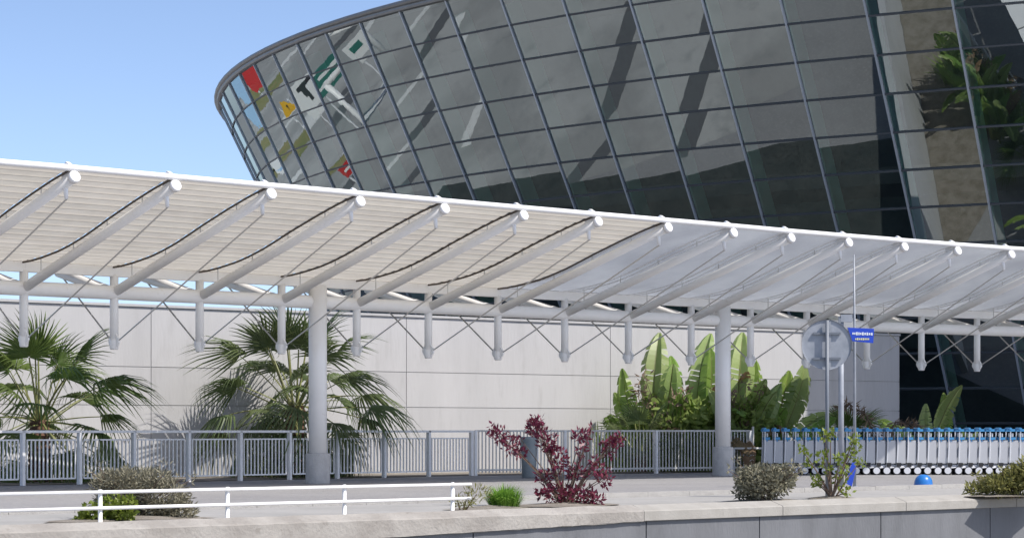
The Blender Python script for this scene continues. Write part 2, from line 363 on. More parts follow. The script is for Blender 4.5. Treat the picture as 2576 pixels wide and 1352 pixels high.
# roof rim: a flashing band, a rounded gutter edge and the roof deck
g = G(); n = 88; prof = [(.05, 0), (.12, .02), (.15, .08), (.15, .14), (.21, .17), (.25, .23), (.24, .30), (.16, .34), (-.3, .36), (-.3, .0)]
V = []; F = []
for i in range(n + 1):
    m = -34 + 62 * i / n
    for (o_, z) in prof: V.append(cone(m, QH, o_) + Vector((0, 0, z)))
p = len(prof)
for i in range(n):
    for j in range(p): F.append((i * p + j, (i + 1) * p + j, (i + 1) * p + (j + 1) % p, i * p + (j + 1) % p))
rim = g.add(V, F).obj('roof_rim', M['rim'], hall, smooth=False)
V = [cone(-34 + 127.2 * i / 60, QH, -.2) + Vector((0, 0, .1)) for i in range(60)]
obj('roof_deck', V, [tuple(range(60))], M['slab'], hall)
# interior: core wall, floor slabs, columns
V = []; F = []
for i in range(61):
    m = -40 + 80 * i / 60
    V += [cone(m, -EYE, -4.6), cone(m, QH, -5.2)]
for i in range(60): F.append((2 * i, 2 * i + 2, 2 * i + 3, 2 * i + 1))
obj('core_wall', V, F, M['inner'], hall)
for h in (2.6, 7.6):
    V = []; F = []
    for i in range(61):
        m = -40 + 80 * i / 60
        V += [cone(m, h, -1.6), cone(m, h, -5.5), cone(m, h + .5, -1.6), cone(m, h + .5, -5.5)]
    for i in range(60):
        for (a, b) in ((0, 1), (2, 3), (0, 2)): F.append((4 * i + a, 4 * i + 4 + a, 4 * i + 4 + b, 4 * i + b))
    obj('floor_slab', V, F, M['slab'], hall)
for m in (-6, -2, 2, 6.6, 10):
    a = cone(m, -EYE, -3.0); G().tube([a, Vector((a.x, a.y, EYE + QH))], .42, 16).obj('interior_column', M['icol'], hall, smooth=True)

# ------------------------------------------------------------------ roadside stand-ins left of the frame, placed to be mirrored in the glass
M['red'] = mat('red_enamel', (.55, .03, .03), .4); M['sgreen'] = mat('green_enamel', (.03, .16, .13), .4); M['syellow'] = mat('yellow_enamel', (.75, .42, .02), .4)
M['swhite'] = mat('white_enamel', (.78, .78, .76), .4); M['sblack'] = mat('black_marking', (.03, .03, .035), .5)
def board(name, c, face, w, h, m, label, marks=(), shape='rect', leg=True):
    c = Vector(c); f = Vector((face[0], face[1], 0)).normalized(); sd = Vector((-f.y, f.x, 0)); t = thing(name, (c.x, c.y, 0), label, 'sign'); up = Vector((0, 0, 1))
    if shape == 'rect': G().box(c, sd * w / 2, f * .03, up * h / 2).obj('plate', m, t)
    else:
        pv = [c - sd * w / 2 - up * h / 2, c + sd * w / 2 - up * h / 2, c + up * h / 2]
        G().add([v - f * .03 for v in pv] + [v + f * .03 for v in pv], [(2, 1, 0), (3, 4, 5), (0, 1, 4, 3), (1, 2, 5, 4), (2, 0, 3, 5)]).obj('plate', m, t)
    for (u, v, a, b, mm) in marks: G().box(c + sd * u * w + up * v * h + f * .036, sd * a * w / 2, f * .008, up * b * h / 2).obj('marking', M[mm], t)
    for k in (-.35, .35): G().tube([Vector((c.x, c.y, 0)) + sd * w * k - f * .06, Vector((c.x, c.y, c.z + h * .3)) + sd * w * k - f * .06], .05, 8).obj('leg', M['rail'], t)
    return t
board('red_signboard', (-91.6, 221, 3.2), (.54, -.84), 2.6, 3.2, M['red'], 'red panel mirrored in the upper left glass panes')
board('white_sign', (-47.3, 130.7, 2.7), (.68, -.71), 3.0, 2.0, M['swhite'], 'white board with dark mark mirrored in the left glass panes', [(0, .28, .45, .12, 'sblack'), (.12, -.02, .12, .5, 'sblack'), (-.3, -.35, .3, .06, 'sblack')])
board('green_sign', (-38.5, 114.4, 4.1), (.74, -.63), 2.3, 1.7, M['sgreen'], 'dark green direction board mirrored in the left glass panes', [(0, .25, .8, .12, 'swhite'), (-.1, 0, .6, .10, 'swhite'), (.05, -.25, .7, .10, 'swhite')])
board('warning_sign', (-54.5, 151, 3.0), (.61, -.78), 1.2, 1.1, M['syellow'], 'yellow warning triangle mirrored in the left glass panes', [(0, -.1, .1, .4, 'sblack')], 'tri')
M['sblue'] = mat('pale_blue_enamel', (.35, .55, .75), .4)  # the boards from here on are extras, added to break up the reflection
board('added_white_board', (-33.6, 103.6, 4.8), (.8, -.54), 1.5, 1.0, M['swhite'], 'small white panel added for its reflection beside the dark frame in the glass', [(.1, .1, .5, .35, 'sgreen')])
board('added_red_board', (-31.4, 117.3, 2.6), (.66, -.72), 1.0, .7, M['red'], 'small red board added for its reflection low in the left glass panes', [(0, 0, .7, .2, 'swhite')])
board('added_blue_board', (-103, 276, 5.5), (.46, -.89), 2.6, 7.0, M['sblue'], 'tall pale blue panel added for its reflection at the left tip of the glass')
board('added_pale_board', (-68, 212, 2.9), (.45, -.89), 3.0, 1.6, M['swhite'], 'wide white panel added for its reflection near the left tip of the glass', [(0, -.2, .9, .15, 'sblue')])
pf = thing('portal_frame', (-37, 106, 0), 'white tubular portal frame mirrored in the left glass panes', 'frame')
for a_, b_ in (((-41, 103, 0), (-41, 103, 5)), ((-34, 111, 0), (-34, 111, 5))): G().tube([a_, b_], .16, 12).obj('post', M['white'], pf, smooth=True)
G().tube([(-41, 103, 5), (-34, 111, 5)], .16, 12).obj('beam', M['white'], pf, smooth=True)
G().tube([(-41, 103, 2.2), (-37.5, 107, 4.9)], .10, 10).obj('brace', M['white'], pf, smooth=True)
G().tube([(-34, 111, 2.2), (-37.5, 107, 4.9)], .10, 10).obj('brace', M['white'], pf, smooth=True)

# ------------------------------------------------------------------ canopy
L0 = 2.0; CA, CB, CC = .7475, .0108, -.0016
TS = np.linspace(-4, 18, 2201); TH = CA + CB * TS + CC * TS ** 2
px = np.concatenate([[0], np.cumsum((np.cos(TH[1:]) + np.cos(TH[:-1])) / 2)]) * L0 * .01; pz = np.concatenate([[0], np.cumsum((np.sin(TH[1:]) + np.sin(TH[:-1])) / 2)]) * L0 * .01
px = px - px[400] - 8.972; pz = pz - pz[400] + 43.70
CW, HF, HC, HH = 4.879, 4.089, 2.5885, 1.514
FXI = {-1: 184.7, 0: 439, 1: 679, 2: 903, 3: 1115.5, 4: 1314, 5: 1501.5, 6: 1677.5, 7: 1842, 8: 1987, 9: 2132, 10: 2272, 11: 2406, 12: 2541}
BXI = {0: 60, 1: 287, 2: 502, 3: 708, 4: 897, 5: 1077, 6: 1252, 7: 1420, 8: 1580, 9: 1738, 10: 1887, 12: 2180, 13: 2317, 14: 2457}
def frame(j):
    x, z, th = float(np.interp(j, TS, px)), float(np.interp(j, TS, pz)), float(np.interp(j, TS, TH))
    B = Vector((x, z, 0)); Fp = Vector((x + CW * math.sin(th), z - CW * math.cos(th), 0))
    if j in BXI: B.x = (BXI[j] - CX) / FOC * B.y
    if j in FXI: Fp.x = (FXI[j] - CX) / FOC * Fp.y
    return B, Fp
FR = {j: frame(j) for j in range(-4, 18)}
def cp(j, p, h):                                         # point in the plane of frame j: p metres in front of the chord, h above eye
    j0 = math.floor(j); f = j - j0
    if f < 1e-6: B, Fp = FR[j0]
    else: B = FR[j0][0].lerp(FR[j0 + 1][0], f); Fp = FR[j0][1].lerp(FR[j0 + 1][1], f)
    v = B + (Fp - B) * (p / CW); return Vector((v.x, v.y, EYE + h))
can = thing('canopy', (cp(6, 0, -EYE)), 'long white steel walkway canopy with slanting rafters, beige awnings and grey panels', 'canopy')
# awning section line (p, h)
prof = [(.0, 3.09), (.315, 3.10), (.717, 3.14), (1.29, 3.225), (1.7, 3.315), (2.14, 3.435), (2.6, 3.585), (2.94, 3.70), (3.7, 3.935), (4.3, 4.105), (4.84, 4.235)]
pl = [0]
for a, b in zip(prof[:-1], prof[1:]): pl.append(pl[-1] + math.hypot(b[0] - a[0], b[1] - a[1]))
def sec(t): return float(np.interp(t * pl[-1], pl, [a[0] for a in prof])), float(np.interp(t * pl[-1], pl, [a[1] for a in prof]))
js = list(range(-3, 16))
G().tube([cp(j, 0, HC) for j in range(-3, 17)], .134, 18).obj('chord_tube', M['white'], can, smooth=True)
g = G()
for j in range(-3, 16): g.bar(cp(j, -.02, 2.985), cp(j + 1, -.02, 2.985), .16, .19)
g.obj('back_beam', M['white'], can)
G().tube([cp(j, CW - .0, HF + .155) for j in range(-3, 17)], .055, 10).obj('edge_tube', M['white_new'], can, smooth=True)
NS = 20
# flat rear roof behind the beam
for j in range(-3, 16):
    V = [cp(j + .02, -.12, 3.10), cp(j + .98, -.12, 3.10), cp(j + .98, -2.3, 3.17), cp(j + .02, -2.3, 3.17)]
    V = V + [v + Vector((0, 0, .05)) for v in V]
    obj('rear_roof_panel', V, [(3, 2, 1, 0), (4, 5, 6, 7), (0, 1, 5, 4), (1, 2, 6, 5), (2, 3, 7, 6), (3, 0, 4, 7)], M['white'], can)
for j in js:
    lb = FR[j]
    # rafter
    a, b = cp(j, .0, HC), cp(j, CW, HF); dr = (b - a).normalized(); al = (FR[j + 1][0] - FR[j][0]).normalized() if j < 16 else Vector((1, 0, 0))
    raf = G().tube([a, b], .09, 16).obj('rafter', M['white'], can, smooth=True)
    g = G().tube([b - dr * .02, b + dr * .05, b + dr * .07], [.104, .104, .09], 18); g.obj('end_cap', M['white_new'], raf, smooth=True)
    # fin bracket that clamps the edge tube
    nb = al.cross(dr); nb = nb if nb.z > 0 else -nb
    g = G(); pv = [b - dr * .34 + nb * .03, b + dr * .045 + nb * .06, b + dr * .02 + nb * .20, b - dr * .09 + nb * .31, b - dr * .17 + nb * .29]
    th = al * .035
    k = len(pv); g.add([v - th for v in pv] + [v + th for v in pv], [tuple(range(k)), tuple(range(2 * k - 1, k - 1, -1))] + [(i, i + k, (i + 1) % k + k, (i + 1) % k) for i in range(k)])
    g.obj('bracket_fin', M['white_new'], raf)
    # lug below the front end and the stay cable to the foot of the post
    lug = b - dr * .30 - nb * .26
    G().tube([b - dr * .26, lug], [.05, .03], 8).obj('lug', M['white_new'], raf, smooth=True)
    foot = cp(j, 0, HH + .10)
    G().tube([lug, foot], .016, 6).obj('stay_cable', M['cable'], can)
    # studs between rafter and awning
    for pp in (.6, 1.7, 2.8, 3.9):
        h0 = HC + (HF - HC) * pp / CW; t_ = float(np.interp(pp, [a_[0] for a_ in prof], [a_[1] for a_ in prof]))
        G().tube([cp(j, pp, h0 + .05), cp(j, pp, t_)], .011, 6).obj('stud', M['rail2'], raf)
    # rear rafter, its stay, post
    c = cp(j, -1.95, 3.07)
    G().tube([cp(j, 0, HC), c], .10, 12).obj('rear_rafter', M['white'], can, smooth=True)
    G().tube([c, foot], .016, 6).obj('stay_cable', M['cable'], can)
    po = G().tube([cp(j, 0, 2.92), cp(j, 0, HH + .06)], .082, 14).obj('hanging_post', M['white'], can, smooth=True)
    G().tube([cp(j, 0, HH + .20), cp(j, 0, HH + .18), cp(j, 0, HH + .03), cp(j, 0, HH)], [.083, .092, .082, .07], 14).obj('post_foot', M['white'], po, smooth=True)
    for sd in (-1, 1):
        pv = [cp(j, sd * .075, HH + .30), cp(j, sd * .17, HH + .19), cp(j, sd * .17, HH + .13), cp(j, sd * .075, HH + .02)]; th = al * .018
        G().add([v - th for v in pv] + [v + th for v in pv], [(0, 1, 2, 3), (7, 6, 5, 4)] + [(i, i + 4, (i + 1) % 4 + 4, (i + 1) % 4) for i in range(4)]).obj('cable_plate', M['white'], po)
    # covering of the bay between frame j and j+1
    if j < 6:
        aw = thing('awning', cp(j + .5, 2.4, 3.6), parent=can)
        for i in range(NS):
            t0, t1 = i / NS, (i + 1) / NS
            V = []
            for jj in (j - .02, j + .965):
                pa, ha = sec(t0 + .01 / NS); pb, hb = sec(min(1, t1 + .07 / NS)); pm, hm = sec((t0 + t1) / 2)
                V += [cp(jj, pa, ha + .020), cp(jj, pa + .012, ha - .002), cp(jj, pm, hm - .013), cp(jj, pb - .01, hb - .002), cp(jj, pb, hb + .020)]
            obj('slat', V, [(k, k + 5, k + 6, k + 1) for k in range(4)], M['slat'], aw)
        jj = j + .972
        pts = [cp(jj, sec(i / 30)[0], sec(i / 30)[1] - .03) for i in range(31)]
        G().tube(pts, .02, 6).obj('edge_gap_shadow', M['gap_shadow'], aw)  # dark tube drawn in place of the gap shadow beside the rafter
        g = G(); g.bar(cp(j + .03, .0, 3.10), cp(j + .97, .0, 3.10), .05, .04); g.obj('rear_gap_shadow', M['gap_shadow'], aw)  # dark bar painted as the gap line at the awning's back edge
    else:
        V = []; F = []; nn = 24
        for i in range(nn + 1):
            pa, ha = sec(i / nn)
            for jj in (j - .028, j + .97): V += [cp(jj, pa, ha - .004), cp(jj, pa, ha + .012)]
        for i in range(nn):
            k = 4 * i
            F += [(k, k + 2, k + 6, k + 4), (k + 1, k + 5, k + 7, k + 3), (k, k + 4, k + 5, k + 1), (k + 2, k + 3, k + 7, k + 6)]
        o = obj('roof_panel', V, F, M['poly'], can)
        for jj in (j + .06, j + .94):
            pts = [cp(jj, *sec(i / 24)) for i in range(25)]
            G().tube(pts, .022, 6).obj('panel_frame', M['rail'], can)
        g = G(); g.bar(cp(j + .2, .0, 3.10), cp(j + .9, .0, 3.10), .05, .04); g.obj('rear_gap_shadow', M['gap_shadow'], can)  # same painted gap line behind the grey panel
# columns on concrete plinths
for x, yb, yt, w in ((799, 1217, 1140, 46), (1811, 1201, 1128, 40)):
    Z = EYE * FOC / (yb - HOR)
    # stand it under the chord
    best = min((abs(CX + FOC * cp(j / 20, 0, 0).x / cp(j / 20, 0, 0).y - x), j / 20) for j in range(-40, 300))[1]
    b = cp(best, 0.06, -EYE); pz1 = (1217 - 1140) / FOC * b.y if x < 1000 else (1201 - 1128) / FOC * b.y
    co = G().tube([b + Vector((0, 0, pz1 - .02)), b + Vector((0, 0, 4.02))], .185, 28).obj('column', M['white'], can, smooth=True)
    G().lathe(b, [(.245, 0), (.25, .02), (.25, pz1 - .02), (.235, pz1)], 28).obj('plinth', M['plinth'], co, smooth=True)

# ------------------------------------------------------------------ grey balustrade
def rail_pt(x):
    d0 = 140 + (115 - 140) * (x - 57) / (1185 - 57) if x < 1185 else 115 - (x - 1185) / 700 * 8.5
    Z = EYE * FOC / d0; return Vector(((x - CX) / FOC * Z, Z, 0))
rx = [-220, -80, 57, 200, 336, 474, 604, 728, 848, 966, 1078, 1185]
ra = thing('balustrade', rail_pt(600), 'grey steel balustrade with thick posts in front of the fan palms', 'railing')
bar_me = None; post_me = None
pg = G().box((0, 0, .54), (.035, 0, 0), (0, .045, 0), (0, 0, .54)); post_me = mesh('post', pg.V, pg.F, M['rail'])
bgm = G().box((0, 0, .51), (.012, 0, 0), (0, .012, 0), (0, 0, .385)); bar_me = mesh('bar', bgm.V, bgm.F, M['rail'])
for i, x in enumerate(rx):
    p = rail_pt(x); ang = math.atan2(rail_pt(x + 20).y - rail_pt(x - 20).y, rail_pt(x + 20).x - rail_pt(x - 20).x)
    inst('post', post_me, ra, Matrix.Translation(p) @ Matrix.Rotation(ang, 4, 'Z'))
    if i < len(rx) - 1:
        a, b = p, rail_pt(rx[i + 1]); dl = (b - a); n_ = 12
        u = dl.normalized()
        a2, b2 = a + u * .11, b - u * .11
        for z in (.125, .895):
            G().bar(a2 + Vector((0, 0, z)), b2 + Vector((0, 0, z)), .03, .03).obj('infill_rail', M['rail'], ra)
        for k in range(n_ + 1):
            c = a2.lerp(b2, k / n_); inst('bar', bar_me, ra, Matrix.Translation(c) @ Matrix.Rotation(ang, 4, 'Z'))
a, b = rail_pt(rx[0]), rail_pt(rx[-1])
G().bar(a + Vector((0, 0, 1.06)), b + Vector((0, 0, 1.06)), .09, .05).obj('handrail', M['rail'], ra)
rb = thing('balustrade', rail_pt(1530), 'finer pale balustrade of thin bars between the bin and the second column', 'railing')
a, b = rail_pt(1195), rail_pt(1885); n_ = 84; ang = math.atan2((b - a).y, (b - a).x)
bg2 = G().box((0, 0, .56), (.0125, 0, 0), (0, .0125, 0), (0, 0, .50)); bar2 = mesh('bar', bg2.V, bg2.F, M['rail2'])
for k in range(n_ + 1): inst('bar', bar2, rb, Matrix.Translation(a.lerp(b, k / n_)) @ Matrix.Rotation(ang, 4, 'Z'))
for z in (.13, 1.07): G().bar(a + Vector((0, 0, z)), b + Vector((0, 0, z)), .05, .045).obj('rail', M['rail2'], rb)
for x in (1195, 1420, 1650, 1885):
    p = rail_pt(x); inst('post', post_me, rb, Matrix.Translation(p) @ Matrix.Rotation(ang, 4, 'Z'))
# low side gate rail beside the trolley row
rc = thing('guard_rail', rail_pt(1890), 'short pale guard rail at the end of the trolley row', 'railing')
a = rail_pt(1842) + Vector((0, -.5, 0)); b = rail_pt(1932) + Vector((0, -.5, 0))
for p in (a, (a + b) / 2, b): G().tube([p, p + Vector((0, 0, .62))], .022, 8).obj('post', M['rail2'], rc)
G().tube([a + Vector((0, 0, .62)), b + Vector((0, 0, .62))], .028, 8).obj('rail', M['rail2'], rc)
G().tube([b - Vector((.45, 0, 0)), b - Vector((.45, 0, -1.18))], .03, 8).obj('post', M['rail2'], rc)

# soil bed between the balustrade and the wall
V = [rail_pt(x) + Vector((0, .15, .012)) for x in (-600, 0, 600, 1185, 1885)] + [wpt(x, -EYE, .01) + Vector((0, 0, .012)) for x in (2000, 1200, 600, 0, -600)]
tag(obj('planting_bed', V, [tuple(range(len(V)))], M['soil']), None, kind='structure')

# ------------------------------------------------------------------ white low handrail on the parapet
HQ = .30
hrail = thing('low_handrail', par(par_s(700, HQ), HQ, 0), 'low white two-bar handrail running along the parapet', 'railing')
for x in (-70, 252, 572, 866, 1138):
    p = par(par_s(x, HQ), HQ, 0)
    G().lathe(p, [(.045, 0), (.045, .012), (.026, .016), (.026, .395), (.02, .405)], 14).obj('post', M['white'], hrail, smooth=True)
s0, s1 = par_s(-120, HQ), par_s(1180, HQ)
for z in (.19, .375):
    G().tube([par(s0, HQ - .035, z), par(s1, HQ - .035, z)], .021, 12).obj('rail', M['white'], hrail, smooth=True)

# ------------------------------------------------------------------ foliage builders
def ltri(P, D, W, l, w):
    """leaf quads: base P, direction D, side W"""
    n = len(P); V = np.empty((n * 4, 3)); V[0::4] = P; V[1::4] = P + D * (l * .45) + W * w; V[2::4] = P + D * l; V[3::4] = P + D * (l * .45) - W * w
    F = np.arange(n * 4).reshape(n, 4); return V, F
def rand_dirs(n, up=0.):
    d = rng.normal(size=(n, 3)); d[:, 2] += up; return d / np.linalg.norm(d, axis=1)[:, None]
def cluster(c, r, n, l, w, up=.4, shell=.6):
    """leaves pointing outward from an ellipsoid"""
    d = rand_dirs(n, 0); rr = rng.uniform(shell ** 3, 1, n) ** (1 / 3)
    P = np.array(c) + d * np.array(r) * rr[:, None]
    D = d * .7 + rand_dirs(n, up); D /= np.linalg.norm(D, axis=1)[:, None]
    W = np.cross(D, rand_dirs(n)); W /= np.linalg.norm(W, axis=1)[:, None] + 1e-9
    L_ = l * rng.uniform(.6, 1.25, n)[:, None]
    return ltri(P, D, W, L_, w * rng.uniform(.7, 1.2, n)[:, None])
def foliage(name, parts, m, parent, kind='stuff'):
    Vs = []; Fs = []; k = 0
    for V, F in parts: Vs.append(V); Fs.append(F + k); k += len(V)
    V = np.concatenate(Vs) - np.array(ORG[parent.name]); F = np.concatenate(Fs)
    me = bpy.data.meshes.new(name); me.from_pydata(V.tolist(), [], F.tolist()); me.materials.append(m); me.update()
    o = bpy.data.objects.new(name, me); COL.objects.link(o); o.parent = parent; ORG[o.name] = ORG[parent.name]
    if kind: o['kind'] = kind
    return o
def stems(name, base, tips, parent, m, r=.012):
    g = G()
    for t in tips:
        t = Vector(t); b = Vector(base) + Vector((random.uniform(-.04, .04), random.uniform(-.04, .04), 0)); mid = b.lerp(t, .5) + Vector((0, 0, .12 * (t - b).length)) * .4
        g.tube([b, mid, t], [r, r * .7, r * .35], 5)
    return g.obj(name, m, parent, kind='stuff')

def fan_mesh(name, Rb, Lp, droop, seed, m, nseg=26, spread=200, arch=.15):
    r_ = random.Random(seed); V = []; F = []; MI = []
    # petiole: along +X, arching down slightly
    def pet(t): return Vector((Lp * t, 0, -arch * Lp * t * t))
    n0 = 6
    for i in range(6):
        t = i / 5; c = pet(t); w = .028 - .012 * t
        V += [c + Vector((0, w, 0)), c + Vector((0, 0, w * .7)), c + Vector((0, -w, 0)), c + Vector((0, 0, -w * .7))]
    for i in range(5):
        for j in range(4): F.append((4 * i + j, 4 * i + (j + 1) % 4, 4 * i + 4 + (j + 1) % 4, 4 * i + 4 + j)); MI.append(1)
    hub = pet(1); sl = -2 * arch
    dphi = R(spread) / nseg
    for k in range(nseg):
        ph = -R(spread) / 2 + dphi * (k + .5) + r_.uniform(-.02, .02)
        Rk = Rb * (.78 + .22 * math.cos(ph * .8)) * r_.uniform(.9, 1.06); sp = r_.uniform(.26, .46); dk = droop * r_.uniform(.7, 1.35)
        base = len(V); st = [.02, .22, .42, sp, .74, .88, 1.0]; st.sort()
        for t in st:
            rr = Rk * t
            hw = rr * math.tan(dphi / 2) * 1.02 if t <= sp else Rk * sp * math.tan(dphi / 2) * max(0, (1 - t) / (1 - sp)) ** .8
            x, y = math.cos(ph) * rr, math.sin(ph) * rr; sx, sy = -math.sin(ph) * hw, math.cos(ph) * hw
            z = sl * x * .8 - dk * Rk * max(0, t - .25) ** 2.0 - .10 * abs(math.sin(ph)) * rr * .5
            sh = 1 - .35 * dk * max(0, t - .55)
            fold = hw * .55
            V += [hub + Vector((x * sh + sx, y * sh + sy, z - fold)), hub + Vector((x * sh, y * sh, z + fold * .6)), hub + Vector((x * sh - sx, y * sh - sy, z - fold))]
        for i in range(len(st) - 1):
            a = base + 3 * i
            F += [(a, a + 1, a + 4, a + 3), (a + 1, a + 2, a + 5, a + 4)]; MI += [0, 0]
    return mesh(name, V, F, [m, M['petiole']], False, MI)
def fan_palm(base, trunk_h, tr, leaves, seed, label, group, m, Rb, Lp):
    r_ = random.Random(seed); t = thing('fan_palm', base, label, 'palm', group)
    g = G(); pr = []
    nst = int(trunk_h / .07) + 2
    for i in range(nst + 1):
        z = trunk_h * i / nst; pr.append((tr * (1.12 - .25 * i / nst) * (1.12 if i % 2 else .92), z))
    g.lathe(base, pr, 14); g.obj('trunk', M['trunk'], t)
    var = [fan_mesh('leaf', Rb * s_, Lp * l_, d_, seed * 10 + k, m, arch=a_) for k, (s_, l_, d_, a_) in enumerate(((1, 1, 1.0, .10), (.95, .9, 1.5, .2), (1.05, 1.1, 1.25, .16), (.95, 1.05, .6, .05)))]
    dryv = fan_mesh('dead_leaf', Rb * .8, Lp * .7, 1.4, seed * 10 + 9, M['dry'], arch=.3)
    top = Vector(base) + Vector((0, 0, trunk_h - .05))
    for k, (az, el) in enumerate(leaves):
        v = var[3] if el > 62 else var[k % 3]
        Mx = Matrix.Translation(top + Vector((math.cos(R(az)) * tr * .4, math.sin(R(az)) * tr * .4, r_.uniform(-.15, .1)))) @ Matrix.Rotation(R(az), 4, 'Z') @ Matrix.Rotation(-R(el), 4, 'Y') @ Matrix.Rotation(R(r_.uniform(-35, 35)), 4, 'X') @ Matrix.Scale(r_.uniform(.88, 1.1), 4)
        inst('leaf', v, t, Mx)
    for k in range(7):
        az = k * 51 + 20; Mx = Matrix.Translation(top - Vector((0, 0, .25))) @ Matrix.Rotation(R(az), 4, 'Z') @ Matrix.Rotation(R(62), 4, 'Y') @ Matrix.Rotation(R(r_.uniform(-30, 30)), 4, 'X')
        if trunk_h > .75: inst('dead_leaf', dryv, t, Mx)
    return t
def leaf_set(n, seed, lo=-28, hi=85):
    r_ = random.Random(seed); out = []
    for k in range(n):
        f_ = (k + .5) / n; out.append((k * 137.5 + r_.uniform(-12, 12), lo + (hi - lo) * f_ ** 1.15 + r_.uniform(-6, 6)))
    return out
fan_palm(Vector((at(100, 0, 50.0).x, 50.0, 0)), 1.30, .22, leaf_set(42, 3, -48, 86), 3, 'green fan palm at the far left edge behind the balustrade', 'fan palms behind the balustrade', M['fan'], 1.08, 1.35)
fan_palm(Vector((at(742, 0, 55.2).x, 55.2, 0)), 1.65, .26, leaf_set(50, 5, -55, 86), 5, 'large fan palm right behind the first white column', 'fan palms behind the balustrade', M['fan2'], 1.12, 1.45)
fan_palm(Vector((at(1610, 0, 61.5).x, 61.5, 0)), .45, .16, leaf_set(16, 8, 10), 8, 'small low fan palm left of the tall paddle-leaf plant', 'small palms by the wall', M['fan2'], .75, .8)
fan_palm(Vector((at(2135, 0, 64).x, 64, 0)), .55, .16, leaf_set(18, 9, 8), 9, 'small fan palm behind the signposts and trolleys', 'small palms by the wall', M['fan'], .8, .8)

def paddle_mesh(name, Lp, Lb, Wb, bend, seed, m, torn=.3):
    r_ = random.Random(seed); V = []; F = []; MI = []
    def rib(t):   # whole length, 0..1
        l = (Lp + Lb) * t; a = bend * t ** 2.2
        return Vector((l * math.sin(a * .55), 0, l * math.cos(a * .62)))
    ks = 10
    for i in range(ks + 1):
        c = rib(i / ks); w = .035 * (1 - .8 * i / ks)
        V += [c + Vector((w, 0, 0)), c + Vector((0, w, 0)), c + Vector((-w, 0, 0)), c + Vector((0, -w, 0))]
    for i in range(ks):
        for j in range(4): F.append((4 * i + j, 4 * i + (j + 1) % 4, 4 * i + 4 + (j + 1) % 4, 4 * i + 4 + j)); MI.append(1)
    t0 = Lp / (Lp + Lb); n = 16
    for sd in (-1, 1):
        for i in range(n):
            fa, fb = i / n, (i + 1) / n
            if r_.random() < torn: fb -= r_.uniform(.06, .22) / n
            dr = r_.uniform(.0, .25) + (.25 if r_.random() < torn else 0)
            def ed(f_):
                c = rib(t0 + (1 - t0) * f_); w = Wb * (math.sin(math.pi * min(1, f_ * .96 + .03)) ** .6) * (1 - .25 * f_)
                return c, c + Vector((-w * .18 - w * .15, sd * w * .55, w * .12)), c + Vector((-w * .1 + dr * w * .6, sd * w, w * (.12 - dr)))
            a, b = ed(fa), ed(fb); k = len(V); V += list(a) + list(b)
            F += [(k, k + 3, k + 4, k + 1), (k + 1, k + 4, k + 5, k + 2)]; MI += [0, 0]
    return mesh(name, V, F, [m, M['petiole']], False, MI)
PAD = [paddle_mesh('leaf', 1.0, 1.5, .30, b_, 40 + i, m_, t_) for i, (b_, m_, t_) in enumerate(((.25, M['paddle'], .2), (.7, M['paddle_l'], .3), (1.1, M['paddle'], .4), (.45, M['paddle_l'], .15), (1.6, M['dry'], .5)))]
def paddle_plant(x, Z, label, leaves, seed):
    b = Vector((at(x, 0, Z).x, Z, 0)); t = thing('paddle_leaf_plant', b, label, 'plant', 'paddle-leaf plants along the wall'); r_ = random.Random(seed)
    G().lathe(b, [(.22, 0), (.2, .3), (.1, .6)], 10).obj('stem_base', M['petiole'], t)
    for (dx, az, el, sc, k) in leaves:
        Mx = Matrix.Translation(b + Vector((dx, r_.uniform(-.3, .3), .05))) @ Matrix.Rotation(R(az), 4, 'Z') @ Matrix.Rotation(R(90 - el), 4, 'Y') @ Matrix.Rotation(R(-az + r_.choice((90, 270)) + r_.uniform(-38, 38)), 4, 'Z') @ Matrix.Scale(sc, 4)
        inst('leaf', PAD[k], t, Mx)
    return t
r_ = random.Random(21)
def lv(n, spread, smin, smax, seed, dryf=.2):
    r_ = random.Random(seed); out = []
    for i in range(n):
        k = 4 if r_.random() < dryf else r_.choice((0, 1, 2, 3)); out.append((r_.uniform(-spread, spread), r_.uniform(0, 360), r_.uniform(52, 88) if k != 4 else r_.uniform(35, 70), r_.uniform(smin, smax), k))
    return out
paddle_plant(1655, 62.8, 'tall pale-green paddle-leaf plant left of the second column', [(-.1, 200, 88, 1.5, 3), (.1, 20, 84, 1.2, 1), (-.3, 190, 72, 1.1, 0), (-.5, 180, 60, .85, 2), (.3, 60, 82, 1.25, 0)] + lv(14, .6, .6, 1.05, 1, .1), 1)
paddle_plant(1752, 62.8, 'dense paddle-leaf clump just left of the second column', [(0, 250, 89, 1.5, 3), (.2, 10, 84, 1.3, 0)] + lv(15, .5, .6, 1.1, 2, .12), 2)
paddle_plant(1848, 62.8, 'tall paddle-leaf plant just right of the second column', [(0, 10, 88, 1.52, 3), (.1, 350, 80, 1.2, 0)] + lv(14, .4, .6, 1.1, 3, .15), 3)
paddle_plant(1925, 63.2, 'broad paddle-leaf clump leaning toward the round sign', [(0, 0, 64, 1.25, 3), (.1, 10, 52, 1.05, 1), (.1, -10, 42, .9, 0), (0, 0, 75, 1.1, 0)] + lv(15, .5, .5, .95, 4, .1), 4)
paddle_plant(2330, 66, 'bright paddle-leaf plant in front of the dark glass behind the trolleys', [(0, 20, 72, 1.0, 3), (.35, 10, 80, .85, 0), (-.6, 170, 75, .75, 2)] + lv(10, .6, .4, .75, 5, .1), 5)
paddle_plant(2425, 66.5, 'low paddle-leaf seedling at the foot of the dark glass', lv(8, .4, .32, .5, 6, 0), 6)
